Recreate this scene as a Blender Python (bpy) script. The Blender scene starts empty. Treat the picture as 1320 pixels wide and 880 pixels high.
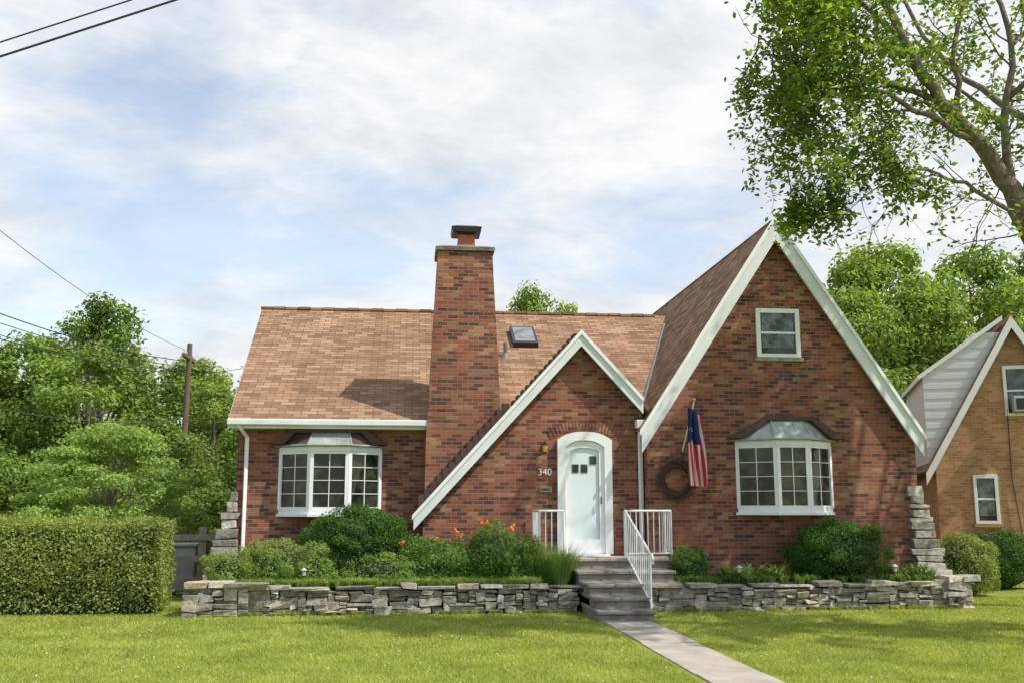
import bpy, math, random
import numpy as np
from mathutils import Vector, noise as mnoise
random.seed(7); rng=np.random.default_rng(7)
sc=bpy.context.scene
COL=sc.collection
# ------------------------------------------------------------------ helpers
def empty(name,loc=(0,0,0)):
    o=bpy.data.objects.new(name,None); o.location=loc; COL.objects.link(o); return o
def auto_uv(me):
    uv=me.uv_layers.new(name="UVMap")
    for p in me.polygons:
        n=p.normal
        if abs(n.z)>0.999: t=Vector((1,0,0)); b=Vector((0,1,0))
        else:
            t=Vector((0,0,1)).cross(n).normalized(); b=n.cross(t).normalized()
        for li in p.loop_indices:
            co=me.vertices[me.loops[li].vertex_index].co
            uv.data[li].uv=(co.dot(t)+50,co.dot(b)+50)
def part(name,parent,mat,verts,faces,smooth=False,uv=True,bevel=0):
    me=bpy.data.meshes.new(name); me.from_pydata([tuple(v) for v in verts],[],faces); me.update()
    if uv: auto_uv(me)
    me.materials.append(mat)
    if smooth:
        for p in me.polygons: p.use_smooth=True
    o=bpy.data.objects.new(name,me); COL.objects.link(o)
    if parent: o.parent=parent
    if bevel:
        m=o.modifiers.new("b",'BEVEL'); m.width=bevel; m.segments=2; m.limit_method='ANGLE'
    return o
def boxvf(x0,x1,y0,y1,z0,z1):
    return ([(x0,y0,z0),(x1,y0,z0),(x1,y1,z0),(x0,y1,z0),(x0,y0,z1),(x1,y0,z1),(x1,y1,z1),(x0,y1,z1)],
            [(0,3,2,1),(4,5,6,7),(0,1,5,4),(1,2,6,5),(2,3,7,6),(3,0,4,7)])
def merge(lst):
    V=[];F=[]
    for v,f in lst:
        o=len(V); V+=list(v); F+=[tuple(i+o for i in q) for q in f]
    return V,F
def box(name,parent,mat,x0,x1,y0,y1,z0,z1,bevel=0):
    v,f=boxvf(x0,x1,y0,y1,z0,z1); return part(name,parent,mat,v,f,bevel=bevel)
def prismvf(poly,y0,y1):
    n=len(poly); V=[(x,y0,z) for x,z in poly]+[(x,y1,z) for x,z in poly]
    F=[tuple(range(n)),tuple(range(2*n-1,n-1,-1))]
    for i in range(n):
        j=(i+1)%n; F.append((j,i,i+n,j+n))
    return V,F
def prism(name,parent,mat,poly,y0,y1,bevel=0):
    v,f=prismvf(poly,y0,y1); return part(name,parent,mat,v,f,bevel=bevel)
def tubevf(pts,rad,n=8,cap=True):
    pts=[Vector(p) for p in pts]; V=[];F=[]
    up=Vector((0.13,0.31,0.94)).normalized()
    for i,p in enumerate(pts):
        d=(pts[min(i+1,len(pts)-1)]-pts[max(i-1,0)]).normalized()
        a=d.cross(up)
        if a.length<0.05: a=d.cross(Vector((1,0,0)))
        a.normalize(); b=d.cross(a)
        r=rad[i] if hasattr(rad,'__len__') else rad
        for k in range(n):
            t=2*math.pi*k/n; V.append(p+a*(r*math.cos(t))+b*(r*math.sin(t)))
    for i in range(len(pts)-1):
        for k in range(n):
            k2=(k+1)%n; F.append((i*n+k,i*n+k2,(i+1)*n+k2,(i+1)*n+k))
    if cap:
        F.append(tuple(range(n-1,-1,-1))); F.append(tuple((len(pts)-1)*n+k for k in range(n)))
    return V,F
def npmesh(name,V,k,mat,parent=None,obj=True):
    V=np.ascontiguousarray(V,dtype=np.float32).reshape(-1,3); nf=len(V)//k
    me=bpy.data.meshes.new(name); me.vertices.add(len(V)); me.vertices.foreach_set("co",V.ravel())
    me.loops.add(len(V)); me.loops.foreach_set("vertex_index",np.arange(len(V),dtype=np.int32))
    me.polygons.add(nf); me.polygons.foreach_set("loop_start",np.arange(0,len(V),k,dtype=np.int32))
    me.polygons.foreach_set("loop_total",np.full(nf,k,dtype=np.int32))
    me.update(calc_edges=True); me.materials.append(mat)
    if not obj: return me
    o=bpy.data.objects.new(name,me); COL.objects.link(o)
    if parent: o.parent=parent
    return o
def unit(a): return a/np.maximum(np.linalg.norm(a,axis=-1,keepdims=True),1e-6)
def leaves(C,N,L,W,jit=0.7):
    n=len(C); N=unit(N+rng.normal(0,jit,(n,3))); d=unit(np.cross(N,rng.normal(0,1,(n,3)))); s=np.cross(N,d)
    l=(L*rng.uniform(.65,1.25,(n,1))); w=l*W
    fold=N*l*0.12
    return np.stack([C-d*l*.5,C+s*w*.5,C+d*l*.5-fold,C-s*w*.5],axis=1)
def randdir(n): return unit(rng.normal(0,1,(n,3)))
# ------------------------------------------------------------------ materials
def newmat(name):
    m=bpy.data.materials.new(name); m.use_nodes=True; nt=m.node_tree
    for n in list(nt.nodes): nt.nodes.remove(n)
    out=nt.nodes.new('ShaderNodeOutputMaterial'); return m,nt,out
def N(nt,t,**kw):
    n=nt.nodes.new(t)
    for k,v in kw.items():
        if k in n.inputs: n.inputs[k].default_value=v
        else: setattr(n,k,v)
    return n
def ramp(nt,stops,interp='LINEAR'):
    r=nt.nodes.new('ShaderNodeValToRGB'); cr=r.color_ramp; cr.interpolation=interp
    while len(cr.elements)<len(stops): cr.elements.new(0.5)
    for e,(p,c) in zip(cr.elements,stops): e.position=p; e.color=(*c,1)
    return r
def mix(nt,a,b,fac,mode='MIX'):
    m=nt.nodes.new('ShaderNodeMix'); m.data_type='RGBA'; m.blend_type=mode
    for s,v in ((m.inputs[0],fac),(m.inputs[6],a),(m.inputs[7],b)):
        if isinstance(v,bpy.types.NodeSocket): nt.links.new(v,s)
        elif isinstance(v,(tuple,list)): s.default_value=(*v,1) if len(v)==3 else v
        else: s.default_value=v
    return m.outputs[2]
def plain(name,col,rough=.6,var=.15,scale=3,bump=0,metal=0,spec=.5,bscale=40):
    m,nt,out=newmat(name); b=N(nt,'ShaderNodeBsdfPrincipled',Roughness=rough,Metallic=metal)
    b.inputs['Specular IOR Level'].default_value=spec
    g=N(nt,'ShaderNodeNewGeometry'); n=N(nt,'ShaderNodeTexNoise',Scale=scale,Detail=3,Roughness=.65)
    nt.links.new(g.outputs['Position'],n.inputs['Vector'])
    r=ramp(nt,[(.3,tuple(c*(1-var) for c in col)),(.7,tuple(min(1,c*(1+var)) for c in col))])
    nt.links.new(n.outputs[0],r.inputs[0]); nt.links.new(r.outputs[0],b.inputs['Base Color'])
    if bump:
        n2=N(nt,'ShaderNodeTexNoise',Scale=bscale,Detail=5); nt.links.new(g.outputs['Position'],n2.inputs['Vector'])
        bp=N(nt,'ShaderNodeBump',Strength=bump,Distance=.02); nt.links.new(n2.outputs[0],bp.inputs['Height']); nt.links.new(bp.outputs[0],b.inputs['Normal'])
    nt.links.new(b.outputs[0],out.inputs[0]); return m
def brickmat(name,stops,mortar,bw=.205,rh=.0713,ms=.0065):
    m,nt,out=newmat(name); uv=N(nt,'ShaderNodeUVMap')
    wob=N(nt,'ShaderNodeTexNoise',Scale=9.0,Detail=2); nt.links.new(uv.outputs[0],wob.inputs['Vector'])
    vm=N(nt,'ShaderNodeVectorMath',operation='MULTIPLY_ADD'); nt.links.new(wob.outputs['Color'],vm.inputs[0]); vm.inputs[1].default_value=(.006,.006,0); nt.links.new(uv.outputs[0],vm.inputs[2])
    br=N(nt,'ShaderNodeTexBrick',Scale=1.0); br.offset=.5
    br.inputs['Color1'].default_value=(0,0,0,1); br.inputs['Color2'].default_value=(1,1,1,1); br.inputs['Mortar'].default_value=(.5,.5,.5,1)
    br.inputs['Mortar Size'].default_value=ms; br.inputs['Mortar Smooth'].default_value=.3; br.inputs['Brick Width'].default_value=bw; br.inputs['Row Height'].default_value=rh
    nt.links.new(vm.outputs[0],br.inputs['Vector'])
    n=N(nt,'ShaderNodeTexNoise',Scale=1.1,Detail=4); nt.links.new(uv.outputs[0],n.inputs['Vector'])
    ad=N(nt,'ShaderNodeMath',operation='MULTIPLY_ADD'); nt.links.new(n.outputs[0],ad.inputs[0]); ad.inputs[1].default_value=.5
    sb=N(nt,'ShaderNodeMath',operation='SUBTRACT'); nt.links.new(br.outputs['Color'],sb.inputs[0]); sb.inputs[1].default_value=.25
    nt.links.new(sb.outputs[0],ad.inputs[2])
    r=ramp(nt,stops); nt.links.new(ad.outputs[0],r.inputs[0])
    n3=N(nt,'ShaderNodeTexNoise',Scale=60,Detail=4); nt.links.new(uv.outputs[0],n3.inputs['Vector'])
    r3=ramp(nt,[(.3,(.7,.7,.7)),(.7,(1.2,1.2,1.2))]); nt.links.new(n3.outputs[0],r3.inputs[0])
    c=mix(nt,r.outputs[0],r3.outputs[0],1.0,'MULTIPLY')
    n4=N(nt,'ShaderNodeTexNoise',Scale=.55,Detail=5,Roughness=.6); nt.links.new(uv.outputs[0],n4.inputs['Vector'])
    r4=ramp(nt,[(.3,(.78,.78,.78)),(.65,(1.12,1.1,1.08))]); nt.links.new(n4.outputs[0],r4.inputs[0])
    c=mix(nt,c,mortar,br.outputs['Fac']); c=mix(nt,c,r4.outputs[0],1.0,'MULTIPLY')
    b=N(nt,'ShaderNodeBsdfPrincipled',Roughness=.85); nt.links.new(c,b.inputs['Base Color'])
    inv=N(nt,'ShaderNodeMath',operation='MULTIPLY_ADD'); nt.links.new(br.outputs['Fac'],inv.inputs[0]); inv.inputs[1].default_value=-1
    nt.links.new(n3.outputs[0],inv.inputs[2])
    bp=N(nt,'ShaderNodeBump',Strength=.7,Distance=.008); nt.links.new(inv.outputs[0],bp.inputs['Height']); nt.links.new(bp.outputs[0],b.inputs['Normal'])
    nt.links.new(b.outputs[0],out.inputs[0]); return m
def shinglemat(name,stops,gap=(.06,.04,.03)):
    m,nt,out=newmat(name); uv=N(nt,'ShaderNodeUVMap')
    br=N(nt,'ShaderNodeTexBrick',Scale=1.0); br.offset=.5; br.offset_frequency=2
    br.inputs['Color1'].default_value=(0,0,0,1); br.inputs['Color2'].default_value=(1,1,1,1); br.inputs['Mortar'].default_value=(.5,.5,.5,1)
    br.inputs['Mortar Size'].default_value=.009; br.inputs['Mortar Smooth'].default_value=.2; br.inputs['Brick Width'].default_value=.31; br.inputs['Row Height'].default_value=.145
    nt.links.new(uv.outputs[0],br.inputs['Vector'])
    n=N(nt,'ShaderNodeTexNoise',Scale=.9,Detail=5); nt.links.new(uv.outputs[0],n.inputs['Vector'])
    ad=N(nt,'ShaderNodeMath',operation='MULTIPLY_ADD'); nt.links.new(n.outputs[0],ad.inputs[0]); ad.inputs[1].default_value=.6
    sb=N(nt,'ShaderNodeMath',operation='SUBTRACT'); nt.links.new(br.outputs['Color'],sb.inputs[0]); sb.inputs[1].default_value=.3
    nt.links.new(sb.outputs[0],ad.inputs[2])
    r=ramp(nt,stops); nt.links.new(ad.outputs[0],r.inputs[0])
    n3=N(nt,'ShaderNodeTexNoise',Scale=120,Detail=3); nt.links.new(uv.outputs[0],n3.inputs['Vector'])
    r3=ramp(nt,[(.3,(.75,.75,.75)),(.7,(1.15,1.15,1.15))]); nt.links.new(n3.outputs[0],r3.inputs[0])
    c=mix(nt,r.outputs[0],r3.outputs[0],1.0,'MULTIPLY')
    fm=N(nt,'ShaderNodeMath',operation='MULTIPLY'); fm.inputs[1].default_value=.75; nt.links.new(br.outputs['Fac'],fm.inputs[0])
    c=mix(nt,c,gap,fm.outputs[0])
    mp=N(nt,'ShaderNodeMapping'); mp.inputs['Scale'].default_value=(2.2,.25,1); nt.links.new(uv.outputs[0],mp.inputs[0])
    n4=N(nt,'ShaderNodeTexNoise',Scale=1,Detail=4); nt.links.new(mp.outputs[0],n4.inputs['Vector'])
    r4=ramp(nt,[(.3,(.80,.80,.80)),(.7,(1.08,1.08,1.08))]); nt.links.new(n4.outputs[0],r4.inputs[0]); c=mix(nt,c,r4.outputs[0],1.0,'MULTIPLY')
    b=N(nt,'ShaderNodeBsdfPrincipled',Roughness=.95); b.inputs['Specular IOR Level'].default_value=.2; nt.links.new(c,b.inputs['Base Color'])
    sx=N(nt,'ShaderNodeSeparateXYZ'); nt.links.new(uv.outputs[0],sx.inputs[0])
    dv=N(nt,'ShaderNodeMath',operation='DIVIDE'); nt.links.new(sx.outputs[1],dv.inputs[0]); dv.inputs[1].default_value=.145
    fr=N(nt,'ShaderNodeMath',operation='FRACT'); nt.links.new(dv.outputs[0],fr.inputs[0])
    h=N(nt,'ShaderNodeMath',operation='MULTIPLY_ADD'); nt.links.new(fr.outputs[0],h.inputs[0]); h.inputs[1].default_value=-1; nt.links.new(br.outputs['Color'],h.inputs[2])
    bp=N(nt,'ShaderNodeBump',Strength=.6,Distance=.012); nt.links.new(h.outputs[0],bp.inputs['Height']); nt.links.new(bp.outputs[0],b.inputs['Normal'])
    nt.links.new(b.outputs[0],out.inputs[0]); return m
def leafmat(name,dark,light,trans=.35,nscale=.8,rough=.6):
    m,nt,out=newmat(name); g=N(nt,'ShaderNodeNewGeometry')
    n=N(nt,'ShaderNodeTexNoise',Scale=nscale,Detail=2); nt.links.new(g.outputs['Position'],n.inputs['Vector'])
    ad=N(nt,'ShaderNodeMath',operation='MULTIPLY_ADD'); nt.links.new(n.outputs[0],ad.inputs[0]); ad.inputs[1].default_value=1.1
    m2=N(nt,'ShaderNodeMath',operation='MULTIPLY_ADD'); nt.links.new(g.outputs['Random Per Island'],m2.inputs[0]); m2.inputs[1].default_value=.7; m2.inputs[2].default_value=-.38
    nt.links.new(m2.outputs[0],ad.inputs[2])
    r=ramp(nt,[(.1,dark),(.9,light)]); nt.links.new(ad.outputs[0],r.inputs[0])
    d=N(nt,'ShaderNodeBsdfPrincipled',Roughness=rough); d.inputs['Specular IOR Level'].default_value=.18
    nt.links.new(r.outputs[0],d.inputs['Base Color'])
    t=N(nt,'ShaderNodeBsdfTranslucent')
    tc=mix(nt,r.outputs[0],(1.6,1.45,.5),1.0,'MULTIPLY'); nt.links.new(tc,t.inputs[0])
    ms=N(nt,'ShaderNodeMixShader'); ms.inputs[0].default_value=trans
    nt.links.new(d.outputs[0],ms.inputs[1]); nt.links.new(t.outputs[0],ms.inputs[2]); nt.links.new(ms.outputs[0],out.inputs[0]); return m
def stonemat(name,stops,rough=.9):
    m,nt,out=newmat(name); g=N(nt,'ShaderNodeNewGeometry')
    r=ramp(nt,stops); nt.links.new(g.outputs['Random Per Island'],r.inputs[0])
    n=N(nt,'ShaderNodeTexNoise',Scale=14,Detail=8,Roughness=.7); nt.links.new(g.outputs['Position'],n.inputs['Vector'])
    r2=ramp(nt,[(.32,(.4,.4,.4)),(.65,(1.35,1.35,1.35))]); nt.links.new(n.outputs[0],r2.inputs[0])
    c=mix(nt,r.outputs[0],r2.outputs[0],1.0,'MULTIPLY')
    b=N(nt,'ShaderNodeBsdfPrincipled',Roughness=rough); nt.links.new(c,b.inputs['Base Color'])
    bp=N(nt,'ShaderNodeBump',Strength=1,Distance=.03); nt.links.new(n.outputs[0],bp.inputs['Height']); nt.links.new(bp.outputs[0],b.inputs['Normal'])
    nt.links.new(b.outputs[0],out.inputs[0]); return m

M_brick=brickmat("red_brick",[(0,(.07,.033,.026)),(.2,(.14,.044,.028)),(.42,(.24,.067,.034)),(.66,(.315,.094,.042)),(.82,(.24,.11,.055)),(1,(.36,.185,.10))],(.24,.185,.145))
M_nbrick=brickmat("orange_brick",[(0,(.36,.17,.075)),(.5,(.46,.235,.105)),(1,(.56,.32,.16))],(.48,.36,.25))
M_shing=shinglemat("tan_shingles",[(0,(.20,.115,.068)),(.4,(.285,.165,.097)),(.7,(.335,.20,.12)),(1,(.40,.255,.16))])
M_shdark=plain("dark_shingle_edge",(.075,.045,.035),.9,.3,8)
M_white=plain("white_paint",(.78,.79,.78),.5,.06,2.5)
M_fascia=plain("fascia_paint",(.66,.69,.69),.55,.10,2)
M_door=plain("pale_blue_paint",(.66,.74,.755),.3,.05,2)
M_lime=stonemat("limestone",[(0,(.26,.235,.20)),(.5,(.40,.365,.31)),(1,(.52,.48,.42))])
M_wallst=stonemat("fieldstone",[(0,(.17,.15,.125)),(.25,(.28,.25,.205)),(.5,(.37,.335,.275)),(.75,(.44,.405,.34)),(.9,(.46,.38,.27)),(1,(.56,.52,.46))])
M_conc=plain("concrete",(.36,.32,.27),.9,.22,2.2,.5)
M_step=plain("weathered_steps",(.21,.19,.16),.9,.4,3.5,.6)
M_soil=plain("mulch",(.07,.05,.035),1,.5,9,1.0)
M_metal=plain("zinc_roof",(.36,.41,.38),.42,.3,3,metal=.35)
M_iron=plain("white_ironwork",(.80,.80,.80),.4,.05)
M_black=plain("black_metal",(.02,.02,.02),.4)
M_bark=plain("bark",(.17,.135,.105),.95,.45,12,.9,bscale=25)
M_terra=plain("terracotta",(.38,.13,.07),.8,.2)
M_wood=plain("weathered_wood",(.28,.225,.17),.9,.3,6,.4)
M_pole=plain("creosote_pole",(.13,.085,.06),.9,.3,4)
M_gray=plain("gray_plastic",(.42,.43,.43),.5,.08)
M_siding=plain("light_siding",(.62,.64,.66),.6,.05)
M_wreath=plain("vine_twigs",(.075,.045,.03),.9,.4,30)
M_fol_tree=leafmat("leaves_tree",(.06,.12,.022),(.22,.33,.06),.5,.9)
M_fol_bg=leafmat("leaves_background",(.06,.11,.025),(.25,.36,.08),.35,.45)
M_fol_bg2=leafmat("leaves_background_light",(.085,.15,.03),(.31,.43,.10),.4,.4)
M_maple=leafmat("leaves_light_maple",(.11,.20,.045),(.36,.50,.14),.4,1.2)
M_box=leafmat("leaves_boxwood",(.02,.055,.01),(.10,.21,.03),.25,3)
M_hedge=leafmat("leaves_hedge",(.11,.155,.035),(.36,.42,.12),.35,2)
M_lav=leafmat("leaves_spirea",(.12,.20,.04),(.34,.46,.13),.35,4)
M_mid=leafmat("leaves_perennial",(.06,.13,.03),(.21,.33,.08),.35,4)
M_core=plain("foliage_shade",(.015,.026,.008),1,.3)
M_orange=plain("orange_petals",(.8,.2,.03),.6,.1)
M_blade=leafmat("grass_blades",(.165,.225,.045),(.48,.52,.14),.4,1.3,.6)
def glassmat(name,c1,c2,scale=2.5):
    m,nt,out=newmat(name); g=N(nt,'ShaderNodeNewGeometry')
    n=N(nt,'ShaderNodeTexNoise',Scale=scale,Detail=5,Distortion=.6); nt.links.new(g.outputs['Position'],n.inputs['Vector'])
    r=ramp(nt,[(.42,c1),(.62,c2)]); nt.links.new(n.outputs[0],r.inputs[0])
    b=N(nt,'ShaderNodeBsdfPrincipled',Roughness=.04); nt.links.new(r.outputs[0],b.inputs['Base Color'])
    b.inputs['Specular IOR Level'].default_value=.35
    bp=N(nt,'ShaderNodeBump',Strength=.1,Distance=.02); nt.links.new(n.outputs[0],bp.inputs['Height']); nt.links.new(bp.outputs[0],b.inputs['Normal'])
    nt.links.new(b.outputs[0],out.inputs[0]); return m
M_glass=glassmat("window_glass",(.008,.012,.008),(.055,.065,.035),3.0)  # mottled dark colour stands in for reflections and interiors
M_sky_glass=glassmat("skylight_glass",(.10,.11,.11),(.22,.23,.24))
M_curt=glassmat("curtained_glass",(.07,.09,.085),(.17,.20,.19),6.0)
def lawnmat():
    m,nt,out=newmat("lawn_turf"); g=N(nt,'ShaderNodeNewGeometry')
    n=N(nt,'ShaderNodeTexNoise',Scale=.6,Detail=8,Roughness=.7); nt.links.new(g.outputs['Position'],n.inputs['Vector'])
    n2=N(nt,'ShaderNodeTexNoise',Scale=25,Detail=6,Roughness=.8); nt.links.new(g.outputs['Position'],n2.inputs['Vector'])
    r=ramp(nt,[(.3,(.15,.21,.035)),(.7,(.33,.37,.085))]); nt.links.new(n.outputs[0],r.inputs[0])
    r2=ramp(nt,[(.3,(.5,.5,.5)),(.7,(1.2,1.2,1.2))]); nt.links.new(n2.outputs[0],r2.inputs[0])
    c=mix(nt,r.outputs[0],r2.outputs[0],1.0,'MULTIPLY')
    b=N(nt,'ShaderNodeBsdfPrincipled',Roughness=1); b.inputs['Specular IOR Level'].default_value=.1; nt.links.new(c,b.inputs['Base Color'])
    bp=N(nt,'ShaderNodeBump',Strength=.5,Distance=.03); nt.links.new(n2.outputs[0],bp.inputs['Height']); nt.links.new(bp.outputs[0],b.inputs['Normal'])
    nt.links.new(b.outputs[0],out.inputs[0]); return m
M_lawn=lawnmat()

# ------------------------------------------------------------------ world / sun
EL,AZ=52,121
w=bpy.data.worlds.new("World"); sc.world=w; w.use_nodes=True; nt=w.node_tree
for n in list(nt.nodes): nt.nodes.remove(n)
S=Vector((math.sin(math.radians(AZ))*math.cos(math.radians(EL)),math.cos(math.radians(AZ))*math.cos(math.radians(EL)),math.sin(math.radians(EL))))
out=N(nt,'ShaderNodeOutputWorld'); bg=N(nt,'ShaderNodeBackground',Strength=.10)
sky=N(nt,'ShaderNodeTexSky'); sky.sky_type='NISHITA'; sky.sun_disc=False; sky.sun_elevation=math.radians(EL); sky.sun_rotation=math.radians(AZ)
tc=N(nt,'ShaderNodeTexCoord'); sp=N(nt,'ShaderNodeSeparateXYZ'); nt.links.new(tc.outputs['Generated'],sp.inputs[0])
za=N(nt,'ShaderNodeMath',operation='MAXIMUM'); nt.links.new(sp.outputs[2],za.inputs[0]); za.inputs[1].default_value=0
zb=N(nt,'ShaderNodeMath',operation='ADD'); nt.links.new(za.outputs[0],zb.inputs[0]); zb.inputs[1].default_value=.28
dx=N(nt,'ShaderNodeMath',operation='DIVIDE'); nt.links.new(sp.outputs[0],dx.inputs[0]); nt.links.new(zb.outputs[0],dx.inputs[1])
dy=N(nt,'ShaderNodeMath',operation='DIVIDE'); nt.links.new(sp.outputs[1],dy.inputs[0]); nt.links.new(zb.outputs[0],dy.inputs[1])
cb=N(nt,'ShaderNodeCombineXYZ'); nt.links.new(dx.outputs[0],cb.inputs[0]); nt.links.new(dy.outputs[0],cb.inputs[1])
mp=N(nt,'ShaderNodeMapping'); mp.inputs['Rotation'].default_value=(0,0,-.35); mp.inputs['Scale'].default_value=(1,1.25,1); mp.inputs['Location'].default_value=(5.3,2.2,0); nt.links.new(cb.outputs[0],mp.inputs[0])
n1=N(nt,'ShaderNodeTexNoise',Scale=1.5,Detail=6,Roughness=.6,Distortion=.15); nt.links.new(mp.outputs[0],n1.inputs['Vector'])
n2=N(nt,'ShaderNodeTexNoise',Scale=4.2,Detail=5,Roughness=.6,Distortion=.2); nt.links.new(mp.outputs[0],n2.inputs['Vector'])
cr=ramp(nt,[(.38,(.36,.36,.36)),(.54,(1,1,1))]); nt.links.new(n1.outputs[0],cr.inputs[0])
cc=ramp(nt,[(.3,(7.3,7.7,8.2)),(.60,(9.8,9.9,10.0))]); nt.links.new(n2.outputs[0],cc.inputs[0])
skym=mix(nt,sky.outputs[0],(2.5,2.35,2.15),1.0,'MULTIPLY')
my=N(nt,'ShaderNodeMapRange'); nt.links.new(sp.outputs[1],my.inputs[0]); my.inputs[1].default_value=-.75; my.inputs[2].default_value=.25; my.inputs[3].default_value=.25; my.inputs[4].default_value=1.0
mf=N(nt,'ShaderNodeMath',operation='MULTIPLY'); nt.links.new(cr.outputs[0],mf.inputs[0]); nt.links.new(my.outputs[0],mf.inputs[1])
nt.links.new(mix(nt,skym,cc.outputs[0],mf.outputs[0]),bg.inputs[0]); nt.links.new(bg.outputs[0],out.inputs[0])
sl=bpy.data.lights.new("sun",'SUN'); sl.energy=5.0; sl.angle=math.radians(.5); sl.color=(1,.95,.86)
so=bpy.data.objects.new("sun",sl); COL.objects.link(so); so.rotation_euler=S.to_track_quat('Z','Y').to_euler()

# ------------------------------------------------------------------ camera
cam=bpy.data.cameras.new("camera"); co=bpy.data.objects.new("camera",cam); COL.objects.link(co)
cam.lens=35; cam.sensor_width=36; cam.clip_end=2000; co.location=(0,-19,1.75)
co.rotation_euler=(math.radians(99.51),0,math.radians(-5.92)); sc.camera=co
sc.view_settings.view_transform='Standard'; sc.view_settings.look='None'; sc.view_settings.exposure=0

# ------------------------------------------------------------------ ground
G=part("lawn",None,M_lawn,[(-600,-300,0),(600,-300,0),(600,900,0),(-600,900,0)],[(0,1,2,3)])
n=240000
d=np.exp(rng.uniform(np.log(8.6),np.log(19.5),n)); a=rng.uniform(-.47,.66,n)
x=d*a; y=d-19
keep=(y<-1.78)|((x<-3.65))|(x>10.1)
keep&=~((x>3.02)&(x<3.88)&(y<-3.1)); keep&=~((x>2.95)&(x<4.1)&(y>-3.25))
x=x[keep];y=y[keep];d=d[keep];n=len(x)
h=rng.uniform(.018,.045,n); wd=.0055*d/10
base=np.stack([x,y,np.zeros(n)],1); th=rng.uniform(0,2*np.pi,n); s=np.stack([np.cos(th),np.sin(th),np.zeros(n)],1)*wd[:,None]
lean=rng.normal(0,.7,(n,2))*h[:,None]; tip=base+np.stack([lean[:,0],lean[:,1],h],1)
npmesh("grass",np.stack([base-s,base+s,tip],1),3,M_blade,G)
n=420; d=rng.uniform(9,16.5,n);xx=d*rng.uniform(-.4,.62,n);yy=d-19
k=(yy<-2)&~((xx>2.9)&(xx<4)); C=np.stack([xx[k],yy[k],rng.uniform(.03,.05,k.sum())],1)
npmesh("clover_flowers",leaves(C,np.tile([0,-.3,1.],(len(C),1)),.014,1.0,.3),4,M_white,G)
pth=empty("concrete_walkway"); vf=[]
yy=-3.22;i=0
while yy>-22:
    L=1.25
    vf.append(boxvf(3.08+.01*math.sin(i*2.1),3.83+.01*math.cos(i*1.3),yy-L+.012,yy,-.1,.018+.004*math.sin(i*1.7))); yy-=L;i+=1
v,f=merge(vf); part("slabs",pth,M_conc,v,f,bevel=.008)

# ------------------------------------------------------------------ steps + railings
st=empty("front_steps")
for i,(y0,z1,xa,xb) in enumerate([(-3.2,.17,2.98,3.92),(-2.82,.34,3.0,3.98),(-2.3,.51,3.0,4.08),(-1.55,.68,2.95,4.7),(-.75,.86,2.35,4.9)]):
    box("riser_%d"%(i+1),st,M_step,xa+.03,xb-.03,y0+.04,.25,-.05 if i<3 else .3,z1-.062,bevel=.012)
    box("tread_%d"%(i+1),st,M_step if i<4 else M_conc,xa,xb,y0,.27-i*.004,z1-.06,z1,bevel=.015)
def railing(par,a,b,z0a,z0b,ht,nb):
    a=Vector(a);b=Vector(b);L=[]
    L.append(tubevf([(a.x,a.y,z0a+.08),(b.x,b.y,z0b+.08)],.012,6)); L.append(tubevf([(a.x,a.y,z0a+ht),(b.x,b.y,z0b+ht)],.02,6))
    for i in range(nb+1):
        t=i/nb; p=a.lerp(b,t); zz=z0a+(z0b-z0a)*t
        r=.018 if i in(0,nb) else .008
        L.append(tubevf([(p.x,p.y,zz+(0 if i in(0,nb) else .08)),(p.x,p.y,zz+ht)],r,6))
    v,f=merge(L); return part("rail",par,M_iron,v,f,uv=False)
rl=empty("iron_railing"); railing(rl,(3.98,-.7,0),(4.85,-.7,0),.86,.86,.85,8); railing(rl,(4.85,-.7,0),(4.85,.2,0),.86,.86,.85,7)
railing(rl,(3.98,-.75,0),(3.90,-2.95,0),.86,.18,.86,13)
v,f=tubevf([(3.90,-2.95,1.04),(3.90,-3.08,1.03),(3.90,-3.15,.96),(3.90,-3.13,.89),(3.90,-3.07,.90)],.015,6); part("handrail_scroll",rl,M_iron,v,f,uv=False)
rl2=empty("iron_railing"); railing(rl2,(2.40,-.7,0),(2.85,-.7,0),.86,.86,.85,4); railing(rl2,(2.40,-.7,0),(2.40,.2,0),.86,.86,.85,7)

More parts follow.
